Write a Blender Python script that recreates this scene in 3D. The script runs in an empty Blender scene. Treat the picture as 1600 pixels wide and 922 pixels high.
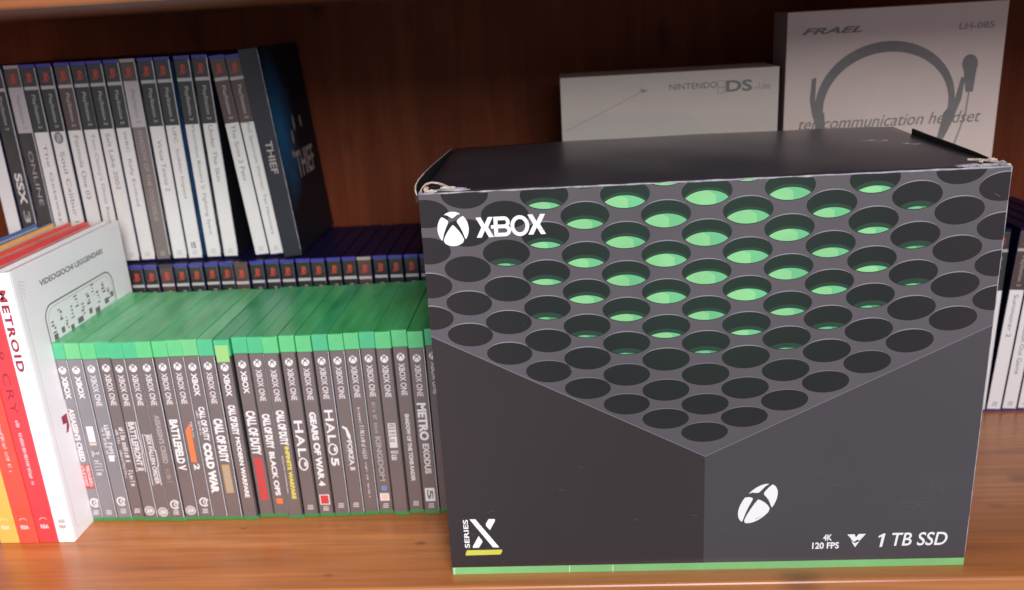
import bpy, bmesh, math, random
from mathutils import Vector, Matrix
S = 0.001                                            # geometry is written in millimetres
scene = bpy.context.scene
C = scene.collection
random.seed(7)

# ------------------------------------------------------------------ camera
CX, CY, CZ, PITCH, ROLL, YAW, FPX = 95.765, -561.611, 410.158, 0.31214, -0.05984, -0.06571, 1342.63
cp, sp, cy_, sy_ = math.cos(PITCH), math.sin(PITCH), math.cos(YAW), math.sin(YAW)
fwd = Vector((sy_ * cp, cy_ * cp, -sp)); rgt = Vector((cy_, -sy_, 0)); up = rgt.cross(fwd)
r2 = rgt * math.cos(ROLL) + up * math.sin(ROLL); u2 = -rgt * math.sin(ROLL) + up * math.cos(ROLL)
cam = bpy.data.cameras.new('camera'); camo = bpy.data.objects.new('camera', cam); C.objects.link(camo)
camo.matrix_world = Matrix(((r2.x, u2.x, -fwd.x, CX * S), (r2.y, u2.y, -fwd.y, CY * S), (r2.z, u2.z, -fwd.z, CZ * S), (0, 0, 0, 1)))
cam.sensor_width = 36; cam.lens = FPX / 1600 * 36; cam.shift_y = -6.2 / 1600
cam.clip_start = 0.01; cam.clip_end = 50
cam.dof.use_dof = True; cam.dof.focus_distance = 0.60; cam.dof.aperture_fstop = 6.5
scene.camera = camo

# ------------------------------------------------------------------ light of the room, plus an added fill
w = bpy.data.worlds.new('World'); scene.world = w; w.use_nodes = True
w.node_tree.nodes['Background'].inputs[0].default_value = (0.90, 0.89, 1.0, 1)
w.node_tree.nodes['Background'].inputs[1].default_value = 0.43
def lamp(name, loc, target, size, power, col, size_y=None, spread=180):
    l = bpy.data.lights.new(name, 'AREA'); l.shape = 'RECTANGLE'; l.size = size; l.size_y = size_y or size
    l.energy = power; l.color = col; l.spread = math.radians(spread)
    o = bpy.data.objects.new(name, l); C.objects.link(o); o.location = Vector(loc) * S
    o.rotation_euler = (Vector(target) * S - o.location).to_track_quat('-Z', 'Y').to_euler()
lamp('room_window_light', (450, -1450, 1050), (0, 100, 150), 0.70, 27.5, (1.0, 0.97, 0.95))
lamp('added_book_light', (60, -640, 400), (-400, 70, 0), 0.22, 1.0, (1.0, 0.95, 0.97), spread=62)  # added lamp without a known source, brightens the book cover at the left
scene.view_settings.view_transform = 'Standard'; scene.view_settings.look = 'None'
scene.view_settings.exposure = 0.0; scene.view_settings.gamma = 1.0

# ------------------------------------------------------------------ materials
MATS = {}
def mat(name, col, rough=0.5, spec=0.5, coat=0.0, metal=0.0, var=0.0, vscale=60, bump=0.0, bscale=400, coatr=0.15):
    if name in MATS: return MATS[name]
    m = bpy.data.materials.new(name); m.use_nodes = True; nt = m.node_tree; b = nt.nodes['Principled BSDF']
    b.inputs['Base Color'].default_value = (*col, 1); b.inputs['Roughness'].default_value = rough
    b.inputs['Specular IOR Level'].default_value = spec; b.inputs['Metallic'].default_value = metal
    b.inputs['Coat Weight'].default_value = coat; b.inputs['Coat Roughness'].default_value = coatr
    tc = nt.nodes.new('ShaderNodeTexCoord')
    if var:
        n = nt.nodes.new('ShaderNodeTexNoise'); n.inputs['Scale'].default_value = vscale; n.inputs['Detail'].default_value = 5
        nt.links.new(tc.outputs['Object'], n.inputs['Vector'])
        r = nt.nodes.new('ShaderNodeMapRange'); r.inputs[1].default_value = 0.3; r.inputs[2].default_value = 0.7
        r.inputs[3].default_value = 1 - var; r.inputs[4].default_value = 1 + var
        nt.links.new(n.outputs['Fac'], r.inputs[0])
        mx = nt.nodes.new('ShaderNodeVectorMath'); mx.operation = 'SCALE'; mx.inputs[0].default_value = col
        nt.links.new(r.outputs[0], mx.inputs['Scale']); nt.links.new(mx.outputs[0], b.inputs['Base Color'])
    if bump:
        n = nt.nodes.new('ShaderNodeTexNoise'); n.inputs['Scale'].default_value = bscale; n.inputs['Detail'].default_value = 3
        nt.links.new(tc.outputs['Object'], n.inputs['Vector'])
        bp = nt.nodes.new('ShaderNodeBump'); bp.inputs['Strength'].default_value = bump; bp.inputs['Distance'].default_value = 0.001
        nt.links.new(n.outputs['Fac'], bp.inputs['Height']); nt.links.new(bp.outputs[0], b.inputs['Normal'])
    MATS[name] = m; return m

def wood(name, c1, c2, c3, rough, axis='x', coat=0.5, dark=0.35, marks=()):
    m = bpy.data.materials.new(name); m.use_nodes = True; nt = m.node_tree; N = nt.nodes; L = nt.links; b = N['Principled BSDF']
    tc = N.new('ShaderNodeTexCoord'); mp = N.new('ShaderNodeMapping')
    mp.inputs['Scale'].default_value = (2.2, 22, 22) if axis == 'x' else (22, 22, 2.2)
    L.new(tc.outputs['Object'], mp.inputs['Vector'])
    n = N.new('ShaderNodeTexNoise'); n.inputs['Scale'].default_value = 1.6; n.inputs['Detail'].default_value = 8; n.inputs['Distortion'].default_value = 0.6
    L.new(mp.outputs[0], n.inputs['Vector'])
    cr = N.new('ShaderNodeValToRGB'); e = cr.color_ramp.elements
    e[0].position = 0.3; e[0].color = (*c1, 1); e[1].position = 0.72; e[1].color = (*c3, 1)
    k = cr.color_ramp.elements.new(0.5); k.color = (*c2, 1)
    L.new(n.outputs['Fac'], cr.inputs[0])
    # fine streaks
    mp2 = N.new('ShaderNodeMapping'); mp2.inputs['Scale'].default_value = (6, 160, 160) if axis == 'x' else (160, 160, 6)
    L.new(tc.outputs['Object'], mp2.inputs['Vector'])
    n2 = N.new('ShaderNodeTexNoise'); n2.inputs['Scale'].default_value = 1.5; n2.inputs['Detail'].default_value = 4
    L.new(mp2.outputs[0], n2.inputs['Vector'])
    mr = N.new('ShaderNodeMapRange'); mr.inputs[1].default_value = 0.35; mr.inputs[2].default_value = 0.65; mr.inputs[3].default_value = 1 - dark; mr.inputs[4].default_value = 1.1
    L.new(n2.outputs['Fac'], mr.inputs[0])
    # knots and dark marks
    v = N.new('ShaderNodeTexVoronoi'); v.inputs['Scale'].default_value = 1.0
    mp3 = N.new('ShaderNodeMapping'); mp3.inputs['Scale'].default_value = (7, 14, 14) if axis == 'x' else (14, 14, 7)
    mp3.inputs['Location'].default_value = (0.35, 0.8, 0.2)
    L.new(tc.outputs['Object'], mp3.inputs['Vector']); L.new(mp3.outputs[0], v.inputs['Vector'])
    mr2 = N.new('ShaderNodeMapRange'); mr2.inputs[1].default_value = 0.04; mr2.inputs[2].default_value = 0.16; mr2.inputs[3].default_value = 0.45; mr2.inputs[4].default_value = 1.0
    L.new(v.outputs['Distance'], mr2.inputs[0])
    mu = N.new('ShaderNodeMath'); mu.operation = 'MULTIPLY'; L.new(mr.outputs[0], mu.inputs[0]); L.new(mr2.outputs[0], mu.inputs[1])
    sc = N.new('ShaderNodeVectorMath'); sc.operation = 'SCALE'; L.new(cr.outputs[0], sc.inputs[0]); L.new(mu.outputs[0], sc.inputs['Scale'])
    out = sc.outputs[0]
    for (kx, ky, kr, kd) in marks:
        mm = N.new('ShaderNodeMapping'); mm.vector_type = 'POINT'; mm.inputs['Location'].default_value = (-kx * S, -ky * S * 1.9, 0); mm.inputs['Scale'].default_value = (1, 1.9, 0)
        L.new(tc.outputs['Object'], mm.inputs['Vector']); ln = N.new('ShaderNodeVectorMath'); ln.operation = 'LENGTH'; L.new(mm.outputs[0], ln.inputs[0])
        nn = N.new('ShaderNodeTexNoise'); nn.inputs['Scale'].default_value = 90; L.new(tc.outputs['Object'], nn.inputs['Vector'])
        ad = N.new('ShaderNodeMath'); ad.operation = 'MULTIPLY_ADD'; ad.inputs[1].default_value = kr * S * 1.4; L.new(nn.outputs['Fac'], ad.inputs[0]); L.new(ln.outputs['Value'], ad.inputs[2])
        mk = N.new('ShaderNodeMapRange'); mk.inputs[1].default_value = kr * S * 0.9; mk.inputs[2].default_value = kr * S * 2.0; mk.inputs[3].default_value = kd; mk.inputs[4].default_value = 1.0
        L.new(ad.outputs[0], mk.inputs[0]); s2 = N.new('ShaderNodeVectorMath'); s2.operation = 'SCALE'; L.new(out, s2.inputs[0]); L.new(mk.outputs[0], s2.inputs['Scale']); out = s2.outputs[0]
    L.new(out, b.inputs['Base Color'])
    b.inputs['Roughness'].default_value = rough; b.inputs['Coat Weight'].default_value = coat; b.inputs['Coat Roughness'].default_value = 0.22
    bp = N.new('ShaderNodeBump'); bp.inputs['Strength'].default_value = 0.15; bp.inputs['Distance'].default_value = 0.001
    L.new(n2.outputs['Fac'], bp.inputs['Height']); L.new(bp.outputs[0], b.inputs['Normal'])
    MATS[name] = m; return m

wood('varnished_wood', (0.36, 0.112, 0.026), (0.44, 0.148, 0.037), (0.51, 0.190, 0.054), 0.36, 'x', 0.45, 0.17, [(-32, 42, 5, .42), (-98, 2, 5, .6), (-190, 70, 3, .5), (485, 120, 14, .6), (430, 150, 22, .72), (445, 78, 8, .7)])
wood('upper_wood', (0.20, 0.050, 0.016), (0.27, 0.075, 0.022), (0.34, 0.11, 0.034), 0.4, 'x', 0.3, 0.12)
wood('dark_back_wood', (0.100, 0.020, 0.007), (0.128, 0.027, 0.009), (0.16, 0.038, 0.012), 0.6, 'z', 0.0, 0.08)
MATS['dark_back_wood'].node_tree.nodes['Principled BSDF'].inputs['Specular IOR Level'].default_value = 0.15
M = lambda n: MATS[n]
mat('print_dark_left', (0.031, 0.0225, 0.023), 0.36, 0.5, 0.2, var=0.06, vscale=9)
mat('print_grey_right', (0.060, 0.053, 0.061), 0.38, 0.5, 0.25, var=0.05, vscale=9)
mat('print_surface', (0.096, 0.083, 0.096), 0.40, 0.5, 0.25, var=0.10, vscale=12)
mat('print_rim', (0.26, 0.24, 0.27), 0.4, 0.5, 0.2)
mat('print_seam', (0.17, 0.15, 0.17), 0.4, 0.5, 0.2)
mat('print_green_bright', (0.25, 0.62, 0.27), 0.45, 0.4, 0.2, var=0.1, vscale=25)
mat('print_green_mid', (0.15, 0.52, 0.235), 0.45, 0.4, 0.2, var=0.1, vscale=25)
mat('print_green_dim', (0.065, 0.29, 0.13), 0.45, 0.4, 0.2)
mat('print_green_shade', (0.022, 0.060, 0.038), 0.45, 0.3, 0.0)
mat('print_white', (0.90, 0.90, 0.92), 0.45, 0.5)
mat('print_yellow', (0.62, 0.62, 0.08), 0.45)
mat('strip_green', (0.22, 0.56, 0.21), 0.4, 0.5, 0.2, var=0.05)
mat('lid_black', (0.036, 0.034, 0.046), 0.36, 0.5, 0.45, var=0.3, vscale=14, bump=0.10, bscale=120, coatr=0.28)
mat('carton_black', (0.020, 0.018, 0.022), 0.4)
mat('torn_card', (0.62, 0.52, 0.44), 0.9, 0.2, var=0.35, vscale=300, bump=0.6, bscale=500)
mat('worn_edge', (0.34, 0.32, 0.36), 0.5, 0.5, var=0.5, vscale=120)
mat('slot_black', (0.006, 0.006, 0.006), 0.7)
# hole print: dark grey that turns dark green towards the middle of the artwork
def hole_mat():
    m = bpy.data.materials.new('print_hole'); m.use_nodes = True; nt = m.node_tree; N = nt.nodes; L = nt.links; b = N['Principled BSDF']
    tc = N.new('ShaderNodeTexCoord'); d = N.new('ShaderNodeVectorMath'); d.operation = 'DISTANCE'
    d.inputs[1].default_value = (0.191, 0, 0.265); L.new(tc.outputs['Object'], d.inputs[0])
    cr = N.new('ShaderNodeValToRGB'); e = cr.color_ramp.elements
    mr = N.new('ShaderNodeMapRange'); mr.inputs[1].default_value = 0.0; mr.inputs[2].default_value = 0.2; L.new(d.outputs['Value'], mr.inputs[0])
    L.new(mr.outputs[0], cr.inputs[0])
    e[0].position = 0.2; e[0].color = (0.016, 0.034, 0.024, 1); e[1].position = 0.95; e[1].color = (0.025, 0.020, 0.022, 1)
    k = cr.color_ramp.elements.new(0.62); k.color = (0.016, 0.018, 0.018, 1)
    L.new(cr.outputs[0], b.inputs['Base Color']); b.inputs['Roughness'].default_value = 0.42; b.inputs['Coat Weight'].default_value = 0.0; b.inputs['Specular IOR Level'].default_value = 0.3
    b.inputs['Coat Roughness'].default_value = 0.2
    MATS['print_hole'] = m
hole_mat()
mat('green_plastic', (0.055, 0.38, 0.125), 0.38, 0.5, 0.35, var=0.16, vscale=30, bump=0.05, bscale=60)
mat('green_plastic_pale', (0.115, 0.47, 0.21), 0.40, 0.5, 0.35, var=0.2, vscale=30)
mat('green_plastic_deep', (0.030, 0.31, 0.125), 0.34, 0.5, 0.35, var=0.2, vscale=30)
mat('green_foot_shaded', (0.045, 0.20, 0.06), 0.4, 0.5, 0.2)  # darkened copy of the case green, shade at the foot put into the colour
mat('green_cap', (0.115, 0.50, 0.20), 0.30, 0.5, 0.3, var=0.08, vscale=40)
mat('green_cap_pale', (0.15, 0.49, 0.21), 0.30, 0.5, 0.3, var=0.08, vscale=40)
mat('green_cap_teal', (0.075, 0.44, 0.21), 0.30, 0.5, 0.3, var=0.08, vscale=40)
mat('yellow_green_tab', (0.27, 0.50, 0.17), 0.5)
mat('spine_brown', (0.150, 0.116, 0.112), 0.35, 0.5, 0.3, var=0.06, vscale=30)
mat('spine_grey', (0.20, 0.185, 0.195), 0.35, 0.5, 0.3, var=0.06, vscale=30)
mat('sleeve_glint', (0.52, 0.52, 0.56), 0.15, 0.8, 0.6)  # pale tone stands in for the glint along plastic sleeve edges
mat('dull_sleeve', (0.055, 0.05, 0.052), 0.2, 0.6, 0.6)
mat('gap_dark', (0.02, 0.018, 0.02), 0.4)
mat('ink_white', (0.68, 0.65, 0.65), 0.5)
mat('ink_pale', (0.60, 0.56, 0.56), 0.5)
mat('ink_dim', (0.34, 0.30, 0.30), 0.5)
mat('ink_red', (0.55, 0.045, 0.045), 0.5)
mat('ink_dullred', (0.35, 0.07, 0.07), 0.5)
mat('ink_orange', (0.85, 0.17, 0.05), 0.5)
mat('ink_gold', (0.42, 0.27, 0.12), 0.5)
mat('ink_yellow', (0.66, 0.56, 0.10), 0.5)
mat('ink_blue', (0.15, 0.22, 0.42), 0.5)
mat('ink_peach', (0.80, 0.48, 0.38), 0.5)
mat('ink_teal', (0.03, 0.30, 0.28), 0.5)
mat('ink_black', (0.03, 0.03, 0.03), 0.5)
mat('ink_grey', (0.17, 0.17, 0.17), 0.5)
mat('ink_lightgrey', (0.42, 0.41, 0.41), 0.5)
mat('navy_plastic', (0.007, 0.006, 0.034), 0.45, 0.2, 0.0)
mat('blue_plastic', (0.045, 0.042, 0.30), 0.35, 0.5, 0.2)
mat('grey_plastic', (0.34, 0.31, 0.30), 0.3, 0.5, 0.4)
mat('band_black', (0.030, 0.032, 0.030), 0.3, 0.5, 0.3)
mat('band_brown', (0.085, 0.050, 0.045), 0.35, 0.5, 0.3)
mat('band_silver', (0.42, 0.38, 0.40), 0.35, 0.5, 0.3)
mat('spine_white', (0.63, 0.61, 0.60), 0.45, 0.5, 0.2, var=0.03)
mat('spine_white_lit', (0.84, 0.83, 0.86), 0.45, 0.5, 0.2)  # lighter copy of spine_white, stronger light at the right put into the colour
mat('spine_taupe', (0.17, 0.14, 0.13), 0.4, 0.5, 0.2, var=0.1, vscale=20)
mat('spine_dark', (0.045, 0.038, 0.036), 0.4, 0.5, 0.2, var=0.3, vscale=40)
mat('logo_red', (0.50, 0.060, 0.035), 0.45)
mat('cover_dark', (0.010, 0.010, 0.014), 0.35, 0.5, 0.2)
mat('cover_orange', (0.32, 0.075, 0.02), 0.35, 0.5, 0.2, var=0.6, vscale=30)
mat('cover_blue', (0.03, 0.13, 0.33), 0.35, 0.5, 0.2, var=0.6, vscale=30)
mat('cover_mixed', (0.16, 0.16, 0.14), 0.35, 0.5, 0.2, var=0.9, vscale=60)
mat('slip_spine', (0.014, 0.015, 0.024), 0.45, 0.5, 0.1, var=0.15, vscale=25)
mat('box_white', (0.56, 0.50, 0.46), 0.5, 0.4, 0.1, var=0.02)
mat('box_pink_white', (0.63, 0.525, 0.49), 0.5, 0.4, 0.1, var=0.02)
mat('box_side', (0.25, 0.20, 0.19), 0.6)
mat('art_grey', (0.175, 0.165, 0.165), 0.55, var=0.1, vscale=80)
mat('art_mid', (0.27, 0.255, 0.25), 0.55)
mat('art_tint', (0.51, 0.475, 0.44), 0.5)
mat('book_white', (0.82, 0.81, 0.84), 0.4, 0.5, 0.3)
mat('book_red', (0.74, 0.050, 0.060), 0.38, 0.5, 0.35)
mat('book_scarlet', (0.76, 0.080, 0.052), 0.38, 0.5, 0.35)
mat('book_orange', (0.82, 0.42, 0.09), 0.38, 0.5, 0.35)
mat('book_blue', (0.05, 0.14, 0.38), 0.38, 0.5, 0.35)
mat('pages', (0.66, 0.60, 0.56), 0.9, 0.1, var=0.12, vscale=200)
mat('pages_pink', (0.62, 0.34, 0.31), 0.9, 0.1, var=0.2, vscale=90)
mat('ink_wine', (0.30, 0.025, 0.04), 0.5)
mat('ink_pinkwhite', (0.85, 0.55, 0.55), 0.5)
mat('ink_orangewhite', (0.92, 0.66, 0.42), 0.5)
# dark slip-box cover: black with a soft blue patch of artwork
def slip_cover():
    m = bpy.data.materials.new('slip_cover'); m.use_nodes = True; nt = m.node_tree; N = nt.nodes; L = nt.links; b = N['Principled BSDF']
    tc = N.new('ShaderNodeTexCoord'); mp = N.new('ShaderNodeMapping'); mp.inputs['Scale'].default_value = (0, 1, 0.55)
    L.new(tc.outputs['Object'], mp.inputs['Vector'])
    d = N.new('ShaderNodeVectorMath'); d.operation = 'DISTANCE'; d.inputs[1].default_value = (0, 0.022, 0.068); L.new(mp.outputs[0], d.inputs[0])
    n = N.new('ShaderNodeTexNoise'); n.inputs['Scale'].default_value = 35; n.inputs['Detail'].default_value = 4; L.new(tc.outputs['Object'], n.inputs['Vector'])
    a = N.new('ShaderNodeMath'); a.operation = 'MULTIPLY_ADD'; a.inputs[1].default_value = 0.03; L.new(n.outputs['Fac'], a.inputs[0]); L.new(d.outputs['Value'], a.inputs[2])
    cr = N.new('ShaderNodeValToRGB'); e = cr.color_ramp.elements
    mr = N.new('ShaderNodeMapRange'); mr.inputs[1].default_value = 0.015; mr.inputs[2].default_value = 0.06; L.new(a.outputs[0], mr.inputs[0]); L.new(mr.outputs[0], cr.inputs[0])
    e[0].color = (0.02, 0.15, 0.34, 1); e[1].color = (0.007, 0.009, 0.016, 1)
    L.new(cr.outputs[0], b.inputs['Base Color']); b.inputs['Roughness'].default_value = 0.5; b.inputs['Specular IOR Level'].default_value = 0.2
    MATS['slip_cover'] = m
slip_cover()

def gloss_streaked(name, ca, cb, rough, coat):  # gloss streaks on the plastic, put into the colour as lighter bands
    m = bpy.data.materials.new(name); m.use_nodes = True; nt = m.node_tree; N = nt.nodes; L = nt.links; b = N['Principled BSDF']
    ge = N.new('ShaderNodeNewGeometry'); mp = N.new('ShaderNodeMapping'); mp.inputs['Scale'].default_value = (60, 12, 30); mp.inputs['Rotation'].default_value = (0, 0, 0.25)
    L.new(ge.outputs['Position'], mp.inputs['Vector'])
    n = N.new('ShaderNodeTexNoise'); n.inputs['Scale'].default_value = 1.0; n.inputs['Detail'].default_value = 5; n.inputs['Roughness'].default_value = 0.6; L.new(mp.outputs[0], n.inputs['Vector'])
    cr = N.new('ShaderNodeValToRGB'); e = cr.color_ramp.elements; e[0].position = 0.36; e[0].color = (*ca, 1); e[1].position = 0.66; e[1].color = (*cb, 1)
    L.new(n.outputs['Fac'], cr.inputs[0]); L.new(cr.outputs[0], b.inputs['Base Color'])
    rr = N.new('ShaderNodeMapRange'); rr.inputs[3].default_value = rough - .12; rr.inputs[4].default_value = rough + .15; L.new(n.outputs['Fac'], rr.inputs[0]); L.new(rr.outputs[0], b.inputs['Roughness'])
    b.inputs['Coat Weight'].default_value = coat; b.inputs['Coat Roughness'].default_value = 0.25
    n2 = N.new('ShaderNodeTexNoise'); n2.inputs['Scale'].default_value = 45; L.new(ge.outputs['Position'], n2.inputs['Vector'])
    bp = N.new('ShaderNodeBump'); bp.inputs['Strength'].default_value = .08; bp.inputs['Distance'].default_value = 0.002; L.new(n2.outputs['Fac'], bp.inputs['Height']); L.new(bp.outputs[0], b.inputs['Normal'])
    MATS[name] = m
for nm in ('green_plastic', 'green_plastic_pale', 'green_plastic_deep'): MATS.pop(nm)
gloss_streaked('green_plastic', (0.035, 0.36, 0.105), (0.085, 0.51, 0.18), 0.36, 0.4)
gloss_streaked('green_plastic_pale', (0.055, 0.39, 0.135), (0.165, 0.56, 0.26), 0.38, 0.4)
gloss_streaked('green_plastic_deep', (0.022, 0.31, 0.11), (0.06, 0.43, 0.17), 0.34, 0.4)

# ------------------------------------------------------------------ mesh builder
GLYPHS = {}
def glyphs(s, bold=0.0, shear=0.0, space=1.0):
    key = (s, bold, shear, space)
    if key in GLYPHS: return GLYPHS[key]
    cu = bpy.data.curves.new('t', 'FONT'); cu.body = s; cu.offset = bold; cu.shear = shear; cu.space_character = space
    cu.resolution_u = 4; cu.fill_mode = 'FRONT'
    ob = bpy.data.objects.new('t', cu); C.objects.link(ob)
    dg = bpy.context.evaluated_depsgraph_get(); me = bpy.data.meshes.new_from_object(ob.evaluated_get(dg))
    vs = [(v.co.x, v.co.y) for v in me.vertices]; fs = [tuple(p.vertices) for p in me.polygons]
    bpy.data.objects.remove(ob); bpy.data.curves.remove(cu); bpy.data.meshes.remove(me)
    x0 = min(v[0] for v in vs); x1 = max(v[0] for v in vs); y0 = min(v[1] for v in vs); y1 = max(v[1] for v in vs)
    vs = [((x - x0) / (x1 - x0), (y - y0) / (y1 - y0)) for x, y in vs]
    GLYPHS[key] = (vs, fs); return GLYPHS[key]

class MB:
    def __init__(self):
        self.v = []; self.f = []; self.m = []; self.mats = []
        self.frame((0, 0, 0), (1, 0, 0), (0, 0, 1))
    def frame(self, o, u, v):
        self.o = Vector(o); self.u = Vector(u); self.w = Vector(v); self.n = self.u.cross(self.w).normalized(); return self
    def mi(self, name):
        if name not in self.mats: self.mats.append(name)
        return self.mats.index(name)
    def add(self, vs, fs, mt):
        b = len(self.v); self.v += [Vector(v) for v in vs]; k = self.mi(mt)
        for f in fs: self.f.append([b + i for i in f]); self.m.append(k)
    def poly(self, pts, mt, h=0.15):                # flat polygon on the current face, h mm proud of it
        vs = [self.o + self.u * a + self.w * b + self.n * h for a, b in pts]
        ar = sum(pts[i][0] * pts[(i + 1) % len(pts)][1] - pts[(i + 1) % len(pts)][0] * pts[i][1] for i in range(len(pts)))
        idx = list(range(len(pts)))
        if ar < 0: idx.reverse()
        self.add(vs, [idx], mt)
    def rect(self, a0, a1, b0, b1, mt, h=0.15): self.poly([(a0, b0), (a1, b0), (a1, b1), (a0, b1)], mt, h)
    def line(self, pts, wd, mt, h=0.15, closed=False):
        n = len(pts)
        for i in range(n if closed else n - 1):
            a = Vector(pts[i]); b = Vector(pts[(i + 1) % n]); d = (b - a)
            if d.length < 1e-9: continue
            d.normalize(); p = Vector((-d.y, d.x)) * wd / 2; e = d * wd * 0.25
            self.poly([tuple(a - e - p), tuple(b + e - p), tuple(b + e + p), tuple(a - e + p)], mt, h + (i % 2) * 0.006)
    def ring(self, cx, cy, rx, ry, t, mt, h=0.15, a0=0, a1=360, n=28):
        P = []
        for i in range(n + 1):
            a = math.radians(a0 + (a1 - a0) * i / n); P.append((math.cos(a), math.sin(a)))
        for i in range(n):
            (c0, s0), (c1, s1) = P[i], P[i + 1]
            self.poly([(cx + c0 * rx, cy + s0 * ry), (cx + c1 * rx, cy + s1 * ry), (cx + c1 * (rx - t), cy + s1 * (ry - t)), (cx + c0 * (rx - t), cy + s0 * (ry - t))], mt, h)
    def ell(self, cx, cy, rx, ry, mt, h=0.15, n=28, rot=0.0):
        cr, sr = math.cos(rot), math.sin(rot)
        self.poly([(cx + cr * rx * math.cos(t) - sr * ry * math.sin(t), cy + sr * rx * math.cos(t) + cr * ry * math.sin(t)) for t in [2 * math.pi * i / n for i in range(n)]], mt, h)
    def text(self, s, a0, a1, b0, b1, mt, h=0.2, rot=0, bold=0.0, shear=0.0, space=1.0):
        vs, fs = glyphs(s, bold, shear, space)
        if rot == 0: P = [(a0 + x * (a1 - a0), b0 + y * (b1 - b0)) for x, y in vs]
        elif rot == -90: P = [(a0 + y * (a1 - a0), b1 - x * (b1 - b0)) for x, y in vs]      # reads downwards
        else: P = [(a1 - y * (a1 - a0), b0 + x * (b1 - b0)) for x, y in vs]                 # reads upwards
        self.add([self.o + self.u * a + self.w * b + self.n * h for a, b in P], fs, mt)
    def small(self, a0, a1, b0, b1, mt, h=0.2, pitch=2.0, seed=0):   # line of lettering too small to read, running down the spine
        r = random.Random(seed); z = b1
        while z > b0 + pitch * 0.5:
            k = r.random(); wz = pitch * r.uniform(0.45, 0.8)
            if k > 0.12:
                x0, x1 = (a0, a1) if r.random() > 0.3 else (a0, a0 + (a1 - a0) * 0.75)
                t = min(wz * 0.34, 0.8)
                self.rect(x0, x1, z - t, z, mt, h)
                if r.random() > 0.4: self.rect(x0, x1, z - wz, z - wz + t, mt, h)
                xm = r.choice([x0, (x0 + x1) / 2, x1 - t]); self.rect(xm, xm + t, z - wz, z, mt, h + 0.01)
            z -= pitch * r.uniform(0.85, 1.1)
    def emblem(self, c, a, b, mt, h=0.25):           # sphere with a curved cross, unit circle mapped by two vectors
        def arc(t0, t1, n=10, r=1.0): return [(r * math.cos(math.radians(t0 + (t1 - t0) * i / n)), r * math.sin(math.radians(t0 + (t1 - t0) * i / n))) for i in range(n + 1)]
        mp = lambda P: [(c[0] + x * a[0] + y * b[0], c[1] + x * a[1] + y * b[1]) for x, y in P]
        bottom = [(0, .24), (-.16, .10), (-.36, -.13), (-.52, -.36), (-.62, -.56), (-.645, -.66)] + arc(227, 313, 12)[1:-1] + [(.645, -.66), (.62, -.56), (.52, -.36), (.36, -.13), (.16, .10)]
        left = arc(134, 220, 12) + [(-.70, -.52), (-.60, -.22), (-.46, .08), (-.29, .36), (-.28, .46), (-.36, .55), (-.52, .66)]
        right = [(-x, y) for x, y in reversed(left)]
        top = [(-.52, .84)] + arc(118, 62, 10)[1:-1] + [(.52, .84), (.34, .82), (.12, .68), (0, .62), (-.12, .68), (-.34, .82)]
        for P in (bottom, left, right, top): self.poly(mp(P), mt, h)
    def box(self, x0, x1, y0, y1, z0, z1, mt, bev=0.0, seg=2, side_mats=None):
        bm = bmesh.new(); bmesh.ops.create_cube(bm, size=1)
        for v in bm.verts: v.co = Vector(((x0 + x1) / 2 + v.co.x * (x1 - x0), (y0 + y1) / 2 + v.co.y * (y1 - y0), (z0 + z1) / 2 + v.co.z * (z1 - z0)))
        if bev: bmesh.ops.bevel(bm, geom=list(bm.edges), offset=bev, segments=seg, affect='EDGES', profile=0.5)
        bm.verts.index_update(); base = len(self.v); self.v += [v.co.copy() for v in bm.verts]
        for f in bm.faces:
            mt2 = mt
            if side_mats:
                n = f.normal
                for key, ax, sg in (('top', 2, 1), ('front', 1, -1), ('right', 0, 1), ('left', 0, -1)):
                    if key in side_mats and n[ax] * sg > 0.9: mt2 = side_mats[key]
            self.f.append([base + v.index for v in f.verts]); self.m.append(self.mi(mt2))
        bm.free(); return self
    def build(self, name, parent=None, smooth=False):
        me = bpy.data.meshes.new(name); me.from_pydata([tuple(v * S) for v in self.v], [], self.f)
        for mm in self.mats: me.materials.append(M(mm))
        for p, k in zip(me.polygons, self.m): p.material_index = k; p.use_smooth = smooth
        me.update()
        o = bpy.data.objects.new(name, me); C.objects.link(o)
        if parent: o.parent = parent
        return o

def tag(o, label, cat=None, group=None, kind=None):
    if label: o['label'] = label
    if cat: o['category'] = cat
    if group: o['group'] = group
    if kind: o['kind'] = kind
    return o
def thing(name, loc, label, cat, group=None, tilt=0.0, yaw=0.0):
    e = bpy.data.objects.new(name, None); C.objects.link(e); e.empty_display_size = 0.02
    e.location = Vector(loc) * S; e.rotation_euler = (0, math.radians(tilt), math.radians(yaw))
    return tag(e, label, cat, group)

# ------------------------------------------------------------------ the bookcase
bc = thing('bookcase', (0, 0, -24), 'reddish brown varnished wooden bookcase compartment that holds everything else', 'bookcase')
MB().box(-760, 930, -16, 415, 0, 24, 'varnished_wood', 3.2, 4).build('shelf_board', bc)
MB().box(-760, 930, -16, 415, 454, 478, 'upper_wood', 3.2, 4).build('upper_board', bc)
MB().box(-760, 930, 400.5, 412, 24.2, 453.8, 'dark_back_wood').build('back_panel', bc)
MB().box(-784, -760.5, -16, 415, -60, 540, 'varnished_wood', 3).build('side_panel', bc)
MB().box(930.5, 954, -16, 415, -60, 540, 'varnished_wood', 3).build('side_panel', bc)

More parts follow.
